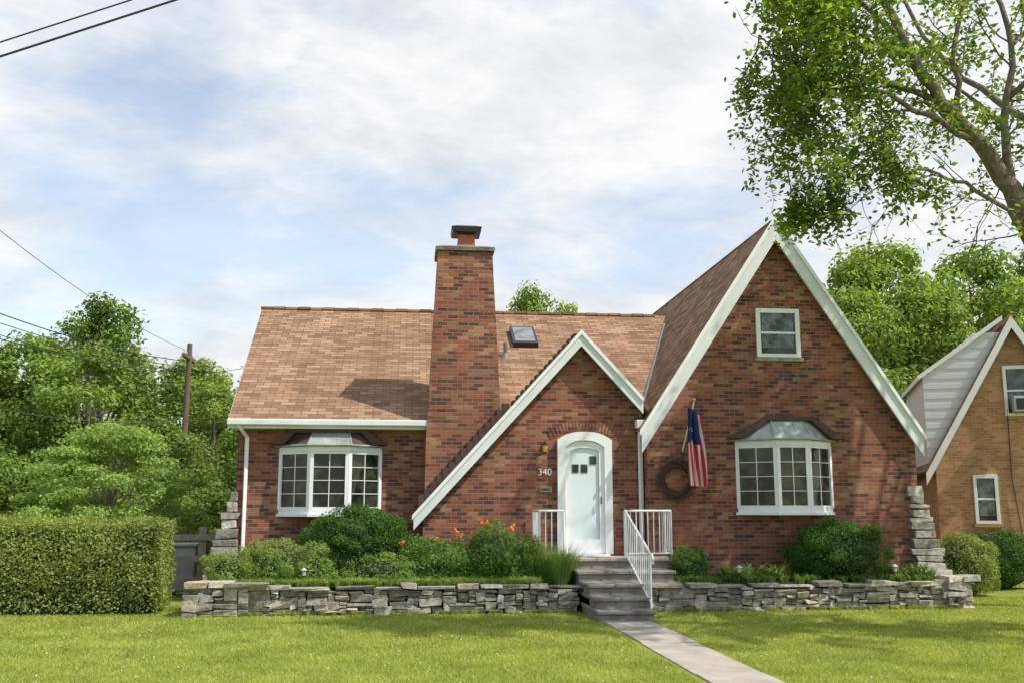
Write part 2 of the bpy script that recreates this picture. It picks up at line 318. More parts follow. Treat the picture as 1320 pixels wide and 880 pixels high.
# ------------------------------------------------------------------ retaining wall (rubble)
def stonebox(cx,cy,cz,lx,ly,lz,rot=0,j=.018):
    V=[]
    jx=min(j,lx*.12); jz=min(j,lz*.22)
    for sx,sy,sz in [(-1,-1,-1),(1,-1,-1),(1,1,-1),(-1,1,-1),(-1,-1,1),(1,-1,1),(1,1,1),(-1,1,1)]:
        X=sx*lx/2+random.uniform(-jx,jx);Y=sy*ly/2+random.uniform(-j,j);Z=sz*lz/2+random.uniform(-jz,jz)
        V.append((cx+X*math.cos(rot)-Y*math.sin(rot),cy+X*math.sin(rot)+Y*math.cos(rot),cz+Z))
    return V,[(0,3,2,1),(4,5,6,7),(0,1,5,4),(1,2,6,5),(2,3,7,6),(3,0,4,7)]
def drywall(p0,p1,height,big=1.0):
    p0=Vector(p0);p1=Vector(p1);dv=p1-p0;Ln=dv.length;dr=dv/Ln;rot=math.atan2(dr.y,dr.x);nrm=Vector((dr.y,-dr.x,0));R=[]
    cell=.04;nc=int(Ln/cell);hs=[0.0]*nc
    for _ in range(4000):
        mn=min(hs)
        if mn>=height-.03: break
        i=hs.index(mn);j=i
        while j<nc and hs[j]<=mn+.012: j+=1
        run=j-i; wmax=max(3,int(random.choice([.14,.2,.26,.34,.45,.6])*big/cell)); wn=min(run,wmax)
        if run-wn<3: wn=run if run<=wmax*1.6 else wn
        hh=random.choice([.03,.045,.06,.075,.10,.13])*big
        if wn*cell<.12: hh=min(hh,.07)
        if mn+hh>height-.035: hh=height-mn+random.uniform(-.015,.03)
        l=wn*cell; c=p0+dr*((i+wn/2)*cell)+nrm*random.uniform(-.05,.045)
        R.append(stonebox(c.x,c.y,mn+hh/2,l-.010,.3,hh-.008,rot+random.uniform(-.06,.06),.035))
        for k in range(i,i+wn): hs[k]=mn+hh
    t=0
    while t<Ln:
        l=random.uniform(.2,.7); cp=random.uniform(.03,.11); c=p0+dr*min(t+l/2,Ln-.05)+nrm*random.uniform(-.03,.07)
        R.append(stonebox(c.x,c.y,height+cp/2+.012,l-.02,.36,cp,rot+random.uniform(-.08,.08),.035)); t+=l+random.choice([0,0,0,.08])
    return R
rw=empty("stone_retaining_wall")
R=drywall((-3.5,-1.55,0),(2.97,-1.55,0),.40)+drywall((4.1,-1.55,0),(9.75,-1.55,0),.385)+drywall((-3.45,.7,0),(-3.45,-1.5,0),.40)+drywall((9.9,-1.5,0),(9.9,.2,0),.385)
R+=drywall((-3.62,-1.67,0),(-2.55,-1.67,0),.46,1.25)+drywall((9.55,-1.62,0),(10.05,-1.62,0),.46,1.3)
v,f=merge(R); o=part("stones",rw,M_wallst,v,f,uv=False,bevel=.019)
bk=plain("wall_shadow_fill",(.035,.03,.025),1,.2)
v,f=merge([boxvf(-3.42,2.9,-1.46,-1.35,0,.39),boxvf(4.15,9.8,-1.46,-1.35,0,.375)]); part("gap_shade_fill",rw,bk,v,f)  # dark strip behind the stones, shade of the gaps painted in
bed=empty("planting_bed")
v,f=merge([boxvf(-3.4,2.95,-1.36,.9,0,.44),boxvf(4.72,9.85,-1.36,.3,0,.44),boxvf(4.12,4.70,-1.36,-.9,0,.44)]); part("soil",bed,M_soil,v,f)

# ------------------------------------------------------------------ brick house
H=empty("brick_house")
def xprism(name,par,mat,poly,x0,x1):
    n=len(poly);V=[(x0,y,z) for y,z in poly]+[(x1,y,z) for y,z in poly]
    F=[tuple(range(n-1,-1,-1)),tuple(range(n,2*n))]
    for i in range(n):
        j=(i+1)%n;F.append((i,j,j+n,i+n))
    return part(name,par,mat,V,F)
xprism("left_wing_walls",H,M_brick,[(.9,0),(12.1,0),(12.1,3.36),(6.5,6.55),(.9,3.36)],-3.3,5.0)
prism("entry_walls",H,M_brick,[(.30,0),(4.595,0),(4.595,3.62),(3.35,4.98),(.30,1.62)],.3,3.2)
prism("right_wing_walls",H,M_brick,[(4.6,0),(10.05,0),(10.05,3.26),(7.3,7.38),(4.6,3.30)],0,10.3)
def slab(name,A,B,C_,D_,th=.09,mat=M_shing):
    A,B,C_,D_=map(Vector,(A,B,C_,D_)); n=(B-A).cross(D_-A).normalized()
    top=[A,B,C_,D_]; bot=[p-n*th for p in top]
    return part(name,H,mat,top+bot,[(0,1,2,3),(7,6,5,4),(1,0,4,5),(2,1,5,6),(3,2,6,7),(0,3,7,4)])
slab("main_roof_front",(-3.45,.58,3.44),(6.95,.58,3.44),(6.95,6.5,6.80),(-3.78,6.5,6.80))
slab("main_roof_back",(6.95,12.42,3.44),(-3.45,12.42,3.44),(-3.78,6.5,6.80),(6.95,6.5,6.80))
v,f=merge([boxvf(-3.79+i*.31,-3.79+i*.31+.305,6.36,6.64,6.74+.012*(i%2),6.81+.012*(i%2)) for i in range(33)]); part("main_ridge_caps",H,M_shing,v,f,bevel=.01)
slab("gable_roof_left",(4.46,10.5,3.26),(4.46,-.13,3.26),(7.3,-.13,7.55),(7.3,10.5,7.55))
slab("gable_roof_right",(10.14,-.13,3.22),(10.14,10.5,3.22),(7.3,10.5,7.55),(7.3,-.13,7.55))
slab("entry_roof_left",(.12,3.9,1.66),(.12,.12,1.66),(3.35,.12,5.21),(3.35,3.9,5.21))
slab("entry_roof_right",(4.75,.12,3.68),(4.75,3.9,3.68),(3.35,3.9,5.21),(3.35,.12,5.21))
L=[]
n=15
for i in range(n):
    t0=i/n; X=.20+t0*1.72; Z=1.79+t0*1.89; L.append(boxvf(X,X+.135,.20,.438,Z-.05,Z+.22))
v,f=merge(L); part("stepped_brick_edge",H,M_shdark,v,f,bevel=.006)
L=[]
for i in range(14):
    t0=i/14; X=2.0+t0*1.3; Z=3.75+t0*1.43; L.append(boxvf(X,X+.10,.16,.5,Z,Z+.08))
v,f=merge(L); part("rake_shingle_steps",H,M_shdark,v,f)
def rake(name,lx,lz,ax,az,rx,rz,y0,y1,wv,mat=M_fascia):
    part(name,H,mat,*prismvf([(lx,lz-wv),(ax,az-wv),(ax,az),(lx,lz)],y0,y1))
    part(name+"_b",H,mat,*prismvf([(ax,az-wv),(rx,rz-wv),(rx,rz),(ax,az)],y0,y1))
rake("gable_rake",4.46,3.20,7.3,7.49,10.14,3.16,-.19,-.135,.40)
rake("entry_rake",.12,1.60,3.35,5.15,4.56,3.83,.055,.115,.25)
rake("gable_rake_crown",4.42,3.24,7.3,7.59,10.18,3.20,-.23,-.192,.11,M_white)
rake("entry_rake_crown",.09,1.63,3.35,5.215,4.56,3.90,.02,.053,.09,M_white)
rake("gable_soffit",4.50,3.14,7.3,7.38,10.10,3.10,-.134,-.003,.10,M_white)
box("gutter",H,M_fascia,-3.46,.40,.46,.57,3.33,3.45,bevel=.02)
box("eave_board",H,M_white,-3.40,.36,.60,.895,3.28,3.335)
part("main_rake_board",H,M_fascia,[(-3.46,.58,3.43),(-3.79,6.5,6.79),(-3.79,6.5,6.62),(-3.46,.58,3.26),(-3.42,.58,3.43),(-3.75,6.5,6.79),(-3.75,6.5,6.62),(-3.42,.58,3.26)],[(0,1,2,3),(7,6,5,4),(0,4,5,1),(3,2,6,7),(0,3,7,4)])
vb=[]
for Y in (.9,5.9):
    z=3.44+(Y-.58)*.5676; X=4.46+(z-3.26)/1.511; vb.append((X,Y,z))
a_,b_=Vector(vb[0]),Vector(vb[1]); off=Vector((-.035,0,0))
part("valley_flashing",H,M_metal,[a_+off+Vector((0,0,.02)),a_+Vector((.02,0,.045)),b_+Vector((.02,0,.045)),b_+off+Vector((0,0,.02))],[(0,1,2,3)])
def spout(name,pts):
    v,f=tubevf(pts,.045,4); part(name,H,M_white,v,f,uv=False)
spout("left_downspout",[(-3.25,.52,3.35),(-3.2,.60,3.25),(-3.12,.82,3.12),(-3.12,.84,.6)])
spout("entry_downspout",[(4.50,.10,3.42),(4.52,.2,3.25),(4.52,.23,3.1),(4.52,.23,.9)])
box("downspout_head",H,M_fascia,4.42,4.60,.05,.24,3.30,3.46,bevel=.01)
def taper(name,mat,lv):
    V=[];F=[]
    for z,x0,x1,y0,y1 in lv: V+=[(x0,y0,z),(x1,y0,z),(x1,y1,z),(x0,y1,z)]
    for i in range(len(lv)-1):
        o=i*4
        for k in range(4): F.append((o+k,o+(k+1)%4,o+4+(k+1)%4,o+4+k))
    F.append((3,2,1,0)); o=(len(lv)-1)*4;F.append((o,o+1,o+2,o+3))
    return part(name,H,mat,V,F)
taper("chimney",M_brick,[(.4,.30,1.80,.44,1.5),(3.2,.34,1.80,.44,1.5),(3.9,.385,1.775,.45,1.48),(6.86,.53,1.62,.47,1.42)])
taper("chimney_cap",M_step,[(6.86,.485,1.665,.42,1.47),(6.93,.475,1.675,.41,1.48),(6.97,.60,1.55,.5,1.4)])
taper("flue",M_terra,[(6.96,.92,1.30,.75,1.15),(7.28,.95,1.27,.78,1.12)])
taper("flue_cap",M_black,[(7.28,.95,1.26,.78,1.12),(7.32,.82,1.40,.66,1.25),(7.42,.80,1.42,.64,1.27),(7.46,.9,1.3,.72,1.2)])
def onroof(Y): return 3.44+(Y-.58)*.5676
def roofbox(name,mat,x0,x1,y0,y1,h0,h1):
    n=Vector((0,-.4936,.8697)); P=[Vector((x,y,onroof(y))) for x,y in ((x0,y0),(x1,y0),(x1,y1),(x0,y1))]
    V=[p+n*h0 for p in P]+[p+n*h1 for p in P]
    part(name,H,mat,V,[(0,3,2,1),(4,5,6,7),(0,1,5,4),(1,2,6,5),(2,3,7,6),(3,0,4,7)])
roofbox("skylight_frame",M_black,2.44,3.04,4.25,5.25,.005,.13); roofbox("skylight_glass",M_sky_glass,2.50,2.98,4.33,5.17,.125,.14)
v,f=tubevf([(2.2,3.7,5.1),(2.2,3.7,5.55)],.05,10); part("vent_pipe",H,plain("lead",(.14,.14,.14)),v,f)
v,f=tubevf([(2.2,3.7,5.12),(2.2,3.7,5.30)],[.13,.06],10); part("vent_boot",H,plain("lead_boot",(.17,.17,.17)),v,f)
def bay(pref,xl,xr,cl,cr_,yw,dep,z0,z1,rt,wing,top_in):
    yf=yw-dep; P=[(xl,yw),(cl,yf),(cr_,yf),(xr,yw)]
    def ring(z0,z1,o,name,mat):
        Q=[(xl-o,yw+.02),(cl-o*.5,yf-o),(cr_+o*.5,yf-o),(xr+o,yw+.02)]
        V=[(x,y,z0) for x,y in Q]+[(x,y,z1) for x,y in Q]
        part(pref+name,H,mat,V,[(0,1,5,4),(1,2,6,5),(2,3,7,6),(3,0,4,7),(3,2,1,0),(4,5,6,7)])
    ring(z0,z0+.05,.05,"_sill",M_white); ring(z0+.05,z0+.13,.012,"_skirt",M_white); ring(z1-.09,z1,.03,"_head",M_white)
    W=[];Gs=[]
    for (ax,ay),(bx,by) in zip(P[:-1],P[1:]):
        A=Vector((ax,ay,0));B=Vector((bx,by,0));D=(B-A);Ln=D.length;D/=Ln;nn=Vector((D.y,-D.x,0))
        def pc(t0,t1,za,zb,d0,d1):
            c=[A+D*t0+nn*d0,A+D*t1+nn*d0,A+D*t1+nn*d1,A+D*t0+nn*d1]
            V=[(p.x,p.y,za) for p in c]+[(p.x,p.y,zb) for p in c]
            return V,[(0,1,2,3),(7,6,5,4),(1,0,4,5),(2,1,5,6),(3,2,6,7),(0,3,7,4)]
        za=z0+.13;zb=z1-.09
        W+= [pc(0,.065,za,zb,-.05,.012),pc(Ln-.065,Ln,za,zb,-.05,.012),pc(.065,Ln-.065,za,za+.05,-.04,.002),pc(.065,Ln-.065,zb-.05,zb,-.04,.002)]
        t=.065+(Ln-.13)/2; W.append(pc(t-.007,t+.007,za+.05,zb-.05,-.03,-.012))
        for i in range(1,4):
            zz=za+.05+(zb-za-.1)*i/4; W.append(pc(.065,Ln-.065,zz-.006,zz+.006,-.032,-.010))
        Gs.append(pc(.06,Ln-.06,za,zb,-.06,-.028))
    v,f=merge(W); part(pref+"_frame",H,M_white,v,f); v,f=merge(Gs); part(pref+"_glass",H,M_glass,v,f)
    o=.09; E=[(xl-o,yw),(cl-o*.6,yf-o),(cr_+o*.6,yf-o),(xr+o,yw)]; T=[(top_in[0],yw-.03),(top_in[1],yw-.03)]
    V=[(x,y,z1+.02) for x,y in E]+[(T[0][0],T[0][1],rt),(T[1][0],T[1][1],rt),(cl+.02,yw-.16,rt-.03),(cr_-.02,yw-.16,rt-.03)]
    ro=part(pref+"_metal_roof",H,M_metal,V,[(0,1,6,4),(1,2,7,6),(2,3,5,7),(4,6,7,5),(3,2,1,0)])
    if pref=="left_bay":
        ro.data.materials.append(M_shdark); ro.data.polygons[0].material_index=1; ro.data.polygons[2].material_index=1  # side facets coloured dark brown, centre facet stays metal
    seams=[]
    for p,q in ((1,6),(2,7)): seams.append(tubevf([V[p],V[q]],.018,5))
    for t in (.33,.66):
        a=Vector(V[1]).lerp(Vector(V[2]),t);b=Vector(V[6]).lerp(Vector(V[7]),t); seams.append(tubevf([a,b],.010,5))
    seams.append(tubevf([V[0],V[1],V[2],V[3]],.02,5))
    v,f=merge(seams); part(pref+"_roof_seams",H,M_metal,v,f,uv=False)
    (a0,b0),(a1,b1),(a2,b2),(a3,b3)=wing
    prism(pref+"_hood",H,M_shdark,[(a0,b0),(a0+.28,b0),(a1+.05,b1-.05),(a2-.05,b1-.05),(a3-.28,b3),(a3,b3),(a2,b2+.03),(a1,b1+.03)],yw-.22,yw-.001)
bay("left_bay",-2.50,-.52,-1.86,-1.13,.9,.46,1.60,2.93,3.27,[(-2.68,2.98),(-2.25,3.26),(-.87,3.26),(-.42,2.98)],(-2.2,-.9))
bay("right_bay",6.36,8.30,7.02,7.66,0,.46,1.63,3.05,3.50,[(6.18,3.10),(6.95,3.50),(7.9,3.50),(8.52,3.10)],(6.98,7.88))
def window(pref,par,x0,x1,z0,z1,y,fw=.09):
    L=[boxvf(x0,x0+fw,y-.05,y+.02,z0,z1),boxvf(x1-fw,x1,y-.05,y+.02,z0,z1),boxvf(x0+fw,x1-fw,y-.05,y+.02,z1-fw,z1),boxvf(x0+fw,x1-fw,y-.05,y+.02,z0,z0+fw*.8)]
    zm=(z0+z1)/2; L.append(boxvf(x0+fw,x1-fw,y-.035,y+.02,zm-.022,zm+.022))
    v,f=merge(L); part(pref+"_frame",par,M_white,v,f,bevel=.006)
    box(pref+"_glass",par,M_glass,x0+fw,x1-fw,y-.012,y+.02,z0+fw*.8,zm-.022)
    box(pref+"_glass_upper",par,M_glass,x0+fw,x1-fw,y-.013,y+.02,zm+.022,z1-fw)
    P1=[]
    for za,zb in ((z0+fw*.8,zm-.022),(zm+.022,z1-fw)):
        P1.append(boxvf(x0+fw+.03,x1-fw-.03,y-.017,y-.0135,za+(.12 if za<zm-.1 else 0),zb))
    v,f=merge(P1); part(pref+"_curtain",par,M_curt,v,f)
window("gable_window",H,6.87,7.77,4.72,5.70,0)
box("gable_window_sill",H,M_lime,6.82,7.82,-.07,.01,4.64,4.715,bevel=.01)
L=[]
for i in range(13): L.append(boxvf(6.82+i*.078,6.82+i*.078+.068,-.006,.01,5.705,5.89))
v,f=merge(L); part("window_lintel",H,M_brick,v,f)
def archpoly(x0,x1,z0,zs,rise,n=12,pw=2.6):
    c=(x0+x1)/2; P=[(x0,z0),(x1,z0)]
    for i in range(n+1):
        t=1-2*i/n; P.append((c+t*(x1-x0)/2,zs+rise*(1-abs(t)**pw)))
    return P
def archframe(name,o,i_,y0,y1,mat):
    n=len(o);V=[(x,y0,z) for x,z in o]+[(x,y0,z) for x,z in i_]+[(x,y1,z) for x,z in o]+[(x,y1,z) for x,z in i_];F=[]
    for k in range(1,n):
        j=(k+1)%n; F+=[(k,j,j+n,k+n),(k,k+2*n,j+2*n,j),(k+n,j+n,j+3*n,k+3*n)]
    part(name,H,mat,V,F)
archframe("door_frame",archpoly(2.88,3.95,.89,3.07,.16),archpoly(3.03,3.80,.89,2.93,.13),.19,.31,M_white)
archframe("storm_door_frame",archpoly(3.025,3.805,.90,2.92,.13),archpoly(3.13,3.70,1.16,2.85,.07),.235,.262,M_white)
prism("door_panel",H,M_door,archpoly(3.04,3.78,.89,2.92,.12),.275,.298)
v,f=merge([boxvf(3.035,3.795,.232,.262,.9,1.17)]); part("kick_plate",H,M_white,v,f)
v,f=merge([boxvf(3.17+i*.175,3.17+i*.175+.13,.262,.278,2.44,2.60) for i in range(2)]+[boxvf(3.52,3.65,.262,.278,2.60,2.76)]); part("door_lites",H,M_glass,v,f)
v,f=tubevf([(3.72,.22,1.85),(3.72,.19,1.85),(3.72,.19,1.97),(3.72,.22,1.97)],.012,6); part("door_handle",H,M_black,v,f)
v,f=merge([boxvf(2.98,3.85,.0,.3,.862,.89)]); part("threshold",H,M_white,v,f)
L=[]
for i in range(21):
    t=-1+2*i/20; x=3.415+t*.62; z=3.10+.17*(1-abs(t)**2.4); an=.5*t*abs(t)**.6; c,s_=math.cos(an),math.sin(an)
    q=[(-.027,0),(.027,0),(.030,.19),(-.030,.19)]
    L.append(prismvf([(x+a*c+b*s_,z-a*s_+b*c) for a,b in q],.285,.33))
v,f=merge(L); part("door_arch_bricks",H,M_brick,v,f,bevel=.004)
v,f=merge([boxvf(2.585,2.675,.27,.30,2.86,3.0)]); part("lamp_plate",H,M_black,v,f)
v,f=merge([tubevf([(2.63,.29,2.97),(2.63,.2,3.05),(2.63,.17,3.0)],.012,6),tubevf([(2.63,.17,3.02),(2.63,.17,2.96)],[.01,.07],8),tubevf([(2.63,.17,2.83),(2.63,.17,2.80)],[.05,.03],8)]); part("porch_lamp_body",H,M_black,v,f,uv=False)
v,f=tubevf([(2.63,.17,2.96),(2.63,.17,2.83)],[.058,.045],8); part("porch_lamp_glass",H,plain("amber_glass",(.75,.45,.10),.2),v,f,uv=False)
tcv=bpy.data.curves.new("house_number",'FONT'); tcv.body="340"; tcv.size=.185; tcv.extrude=.008; tcv.materials.append(M_white)
to=bpy.data.objects.new("house_number",tcv); COL.objects.link(to); to.parent=H; to.location=(2.50,.28,2.39); to.rotation_euler=(math.pi/2,0,0)
v,f=merge([boxvf(2.53,2.77,.25,.30,2.06,2.17)]); part("mail_slot",H,plain("tarnished_brass",(.22,.20,.15),.4,metal=.5),v,f,bevel=.006); v,f=merge([boxvf(2.56,2.74,.245,.252,2.10,2.13)]); part("mail_slot_flap",H,M_black,v,f)
L=[]
z=.35
while z<2.1:
    hh=random.uniform(.08,.2); t=(2.1-z)/1.7
    L.append(stonebox(9.97+t*.20,-.02,z+hh/2,.22+.48*t+random.uniform(-.09,.09),.16+.15*t,hh-.012,random.uniform(-.03,.03),.03)); z+=hh
z=.1
while z<2.05:
    hh=random.uniform(.08,.2); t=(2.05-z)/1.7
    L.append(stonebox(-3.30-t*.22,.95,z+hh/2,.14+.45*t+random.uniform(-.08,.08),.26+.2*t,hh-.012,random.uniform(-.03,.03),.03)); z+=hh
v,f=merge(L); part("limestone_quoins",H,M_lime,v,f,uv=False,bevel=.012)

# ------------------------------------------------------------------ flag + wreath
def flagmat():
    m,nt,out=newmat("flag_cloth"); uv=N(nt,'ShaderNodeUVMap'); sx=N(nt,'ShaderNodeSeparateXYZ'); nt.links.new(uv.outputs[0],sx.inputs[0])
    ml=N(nt,'ShaderNodeMath',operation='MULTIPLY'); nt.links.new(sx.outputs[0],ml.inputs[0]); ml.inputs[1].default_value=6.5
    fr=N(nt,'ShaderNodeMath',operation='FRACT'); nt.links.new(ml.outputs[0],fr.inputs[0])
    gt=N(nt,'ShaderNodeMath',operation='LESS_THAN'); nt.links.new(fr.outputs[0],gt.inputs[0]); gt.inputs[1].default_value=.5
    c=mix(nt,(.78,.76,.74),(.60,.02,.035),gt.outputs[0])
    a=N(nt,'ShaderNodeMath',operation='LESS_THAN'); nt.links.new(sx.outputs[0],a.inputs[0]); a.inputs[1].default_value=.70
    b=N(nt,'ShaderNodeMath',operation='GREATER_THAN'); nt.links.new(sx.outputs[1],b.inputs[0]); b.inputs[1].default_value=.55
    ab=N(nt,'ShaderNodeMath',operation='MULTIPLY'); nt.links.new(a.outputs[0],ab.inputs[0]); nt.links.new(b.outputs[0],ab.inputs[1])
    vo=N(nt,'ShaderNodeTexVoronoi',Scale=11.0); nt.links.new(uv.outputs[0],vo.inputs['Vector'])
    st_=N(nt,'ShaderNodeMath',operation='LESS_THAN'); nt.links.new(vo.outputs['Distance'],st_.inputs[0]); st_.inputs[1].default_value=.2
    blue=mix(nt,(.015,.03,.15),(.7,.7,.7),st_.outputs[0])
    c=mix(nt,c,blue,ab.outputs[0]); p=N(nt,'ShaderNodeBsdfPrincipled',Roughness=.8); nt.links.new(c,p.inputs['Base Color'])
    t=N(nt,'ShaderNodeBsdfTranslucent'); nt.links.new(c,t.inputs[0]); ms=N(nt,'ShaderNodeMixShader'); ms.inputs[0].default_value=.25
    nt.links.new(p.outputs[0],ms.inputs[1]); nt.links.new(t.outputs[0],ms.inputs[2]); nt.links.new(ms.outputs[0],out.inputs[0]); return m
FL=empty("american_flag"); v,f=tubevf([(5.30,-.01,2.85),(5.42,-.50,3.78)],.014,8); part("flag_pole",FL,M_white,v,f,uv=False)
v,f=tubevf([(5.42,-.50,3.77),(5.423,-.51,3.80),(5.425,-.52,3.83)],[.018,.03,.008],8); part("finial",FL,plain("brass",(.7,.45,.12),.3,metal=.9),v,f,uv=False)
nu,nv=28,30;V=[];UV=[]
for j in range(nv+1):
    q=j/nv
    for i in range(nu+1):
        u=i/nu
        wdt=.22+.15*math.sin(q*2.2); top=3.68-.28*u*0.6; z=top-1.50*q*(1-.10*u)
        X=5.42+.09*q-(.5-u)*wdt+.02*math.sin(u*21+q*3); Y=-.44+.10*q+.055*math.sin(u*17+q*2.5)+.03*math.sin(u*9-q*4)
        V.append((X,Y,z)); UV.append((u,1-q))
F=[(j*(nu+1)+i,(j+1)*(nu+1)+i,(j+1)*(nu+1)+i+1,j*(nu+1)+i+1) for j in range(nv) for i in range(nu)]
o=part("flag_cloth",FL,flagmat(),V,F,smooth=True,uv=False); ul=o.data.uv_layers.new(name="UVMap")
for lp in o.data.loops: ul.data[lp.index].uv=UV[lp.vertex_index]
L=[]
for k in range(46):
    r0=random.uniform(.24,.36); ph=random.uniform(0,6.28); ln=random.uniform(2,5); pts=[]
    for i in range(14):
        t=ph+ln*i/13; r=r0+.035*math.sin(3*t+k); pts.append((5.16+r*math.cos(t),-.07+.03*math.sin(2*t+k),2.30+r*math.sin(t)))
    L.append(tubevf(pts,random.uniform(.006,.013),4))
for k in range(60):
    t=random.uniform(0,6.28); r=random.uniform(.3,.38); p=Vector((5.16+r*math.cos(t),-.08,2.30+r*math.sin(t))); L.append(tubevf([p,p+Vector((math.cos(t+random.uniform(-1.3,1.3))*.12,random.uniform(-.05,.02),math.sin(t+random.uniform(-1,1))*.12))],[.006,.003],4))
v,f=merge(L); part("grapevine_wreath",None,M_wreath,v,f,uv=False)

# ------------------------------------------------------------------ shrubs
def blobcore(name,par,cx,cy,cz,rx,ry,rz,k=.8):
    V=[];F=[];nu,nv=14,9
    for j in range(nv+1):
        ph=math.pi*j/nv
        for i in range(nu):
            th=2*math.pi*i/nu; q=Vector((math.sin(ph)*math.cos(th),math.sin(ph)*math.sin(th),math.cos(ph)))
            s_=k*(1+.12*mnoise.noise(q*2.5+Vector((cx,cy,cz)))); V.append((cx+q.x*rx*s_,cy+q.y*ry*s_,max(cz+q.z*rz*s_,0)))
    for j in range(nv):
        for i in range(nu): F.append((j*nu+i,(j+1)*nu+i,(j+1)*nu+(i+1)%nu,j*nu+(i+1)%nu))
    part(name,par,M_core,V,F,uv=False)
def shrub(name,cx,cy,cz,rx,ry,rz,mat,n,L=.035,W=.55,clumps=60,cr=.22,jit=.6,core_k=.8,up=0,rag=0):
    E=empty(name)
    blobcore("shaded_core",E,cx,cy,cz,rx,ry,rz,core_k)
    D=randdir(clumps*2); D=D[D[:,2]>-.65][:clumps]; R=np.array([rx,ry,rz])
    Cc=D*R*rng.uniform(.80-rag*.2,.93+rag*.3,(len(D),1)); m=n//len(D)
    idx=np.repeat(np.arange(len(D)),m); q=randdir(len(idx)); q=np.where((q*D[idx]).sum(1,keepdims=True)<-.2,-q,q)
    sz=rng.uniform(.5,1.25,len(D))[idx][:,None]
    P=Cc[idx]+q*cr*R/max(R)*sz*rng.uniform(.6,1.05,(len(idx),1))
    n2=n//3; q2=randdir(n2); q2=q2[q2[:,2]>-.7]; P2=q2*R*rng.uniform(.80,1.04+rag*.15,(len(q2),1))
    Pn=np.concatenate([P,P2]); Nn=np.concatenate([q,q2])+np.array([0,0,up])
    Pn=Pn+np.array([cx,cy,cz]); k=Pn[:,2]>.03
    npmesh("leaves",leaves(Pn[k],Nn[k],L,W,jit),4,mat,E); return E
shrub("boxwood_shrub",-.92,-.25,1.12,.90,.75,.68,M_box,24000,.036,.6,70,.22,.55,.80,.3,.25)
shrub("boxwood_shrub",8.05,-.72,.95,.90,.75,.56,M_box,24000,.036,.6,70,.22,.55,.80,.3,.25)
for (x,y,z,a,b,c) in [(-3.02,-1.0,.70,.40,.32,.30),(-2.35,-.95,.74,.45,.36,.38),(-1.62,-.9,.66,.34,.3,.36),(-.45,-1.0,.62,.6,.32,.32),(-1.35,-.5,.8,.3,.3,.35)]:
    shrub("spirea_shrub",x,y,z,a,b,c,M_lav,6500,.04,.4,30,.17,.9,.7,.3,1)
for (x,y,z,a,b,c) in [(.72,-.75,.74,.60,.45,.36),(1.62,-.75,.90,.55,.45,.50),(.2,-.3,.7,.4,.35,.35),(2.0,-.6,.72,.4,.4,.35)]:
    shrub("perennial_shrub",x,y,z,a,b,c,M_mid,8000,.06,.38,34,.24,.95,.66,.3,1.2)
shrub("small_round_shrub",5.15,-.72,.72,.36,.32,.32,M_mid,6000,.035,.5,40,.12)
shrub("rounded_shrub",11.35,.9,.55,.72,.65,.68,M_hedge,14000,.045,.5,60,.2)
shrub("rounded_shrub",13.1,2.6,.55,1.0,.8,.75,M_box,12000,.05,.5,60,.25)
def tuft(P,h,wd,spread,nper,mat,name,par,bend=.5):
    T=[]
    for (x,y,z) in P:
        n=nper; th=rng.uniform(0,2*np.pi,n); r=rng.uniform(0,1,n)**.5*spread*.25
        b=np.stack([x+np.cos(th)*r,y+np.sin(th)*r,np.full(n,z)],1); hh=h*rng.uniform(.6,1.1,n)
        o=np.stack([np.cos(th),np.sin(th),np.zeros(n)],1); sp_=(spread*rng.uniform(.2,1,n))[:,None]
        m_=b+o*sp_*.35+np.stack([0*hh,0*hh,hh*.65],1); t=b+o*sp_+np.stack([0*hh,0*hh,hh*(1-bend*rng.uniform(0,1,n)*.6)],1)
        s_=np.stack([-np.sin(th+rng.normal(0,.6,n)),np.cos(th),np.zeros(n)],1)*wd/2
        T+= [np.stack([b-s_,b+s_,m_+s_*.9,m_-s_*.9],1),np.stack([m_-s_*.9,m_+s_*.9,t+s_*.15,t-s_*.15],1)]
    return npmesh(name,np.concatenate(T),4,mat,par)
E=empty("ornamental_grass"); tuft([(2.55,-1.05,.44),(2.85,-.95,.44),(2.25,-.95,.44),(2.7,-1.25,.44)],.74,.006,.5,330,M_mid,"blades",E,.4)
E=empty("daylily_plant"); P=[(.4+.2*i,-.9+.15*(i%3),.44) for i in range(11)]; tuft(P,.55,.022,.32,60,M_lav,"leaves",E,.7)
fl=np.array([(.55,-.6,1.18),(.85,-.55,1.36),(1.45,-.5,1.48),(1.52,-.55,1.44),(1.35,-.4,1.53),(.95,-.6,1.28),(1.9,-.5,1.40),(-.1,-.5,1.15),(1.15,-.7,1.30)])
C=np.repeat(fl,10,0)+rng.normal(0,.026,(90,3)); npmesh("orange_flowers",leaves(C,randdir(90),.09,.5,.5),4,M_orange,E)
L=[tubevf([(p[0],p[1],.45),(p[0]+.02,p[1],p[2])],.004,4) for p in fl]; v,f=merge(L); part("flower_stems",E,M_mid,v,f,uv=False)
E=empty("ground_cover"); P=[(rng.uniform(-3.1,2.3),rng.uniform(-1.52,-1.15),.43) for _ in range(420)]; tuft(P,.17,.014,.17,36,M_lav,"blades",E,.9)
P=[(rng.uniform(-3.2,2.3),rng.uniform(-1.3,.5),.43) for _ in range(170)]; tuft(P,.26,.025,.18,26,M_mid,"mixed_leaves",E,.8)
E=empty("hosta_plants"); P=[(9.15,-.95,.44),(9.45,-.8,.44),(9.55,-1.1,.44),(5.9,-.8,.44),(6.35,-.75,.44),(6.75,-.85,.44),(6.1,-1.1,.44),(7.0,-.5,.44),(8.95,-.5,.44),(9.3,-.4,.44)]; tuft(P,.34,.055,.30,50,M_lav,"leaves",E,.9)
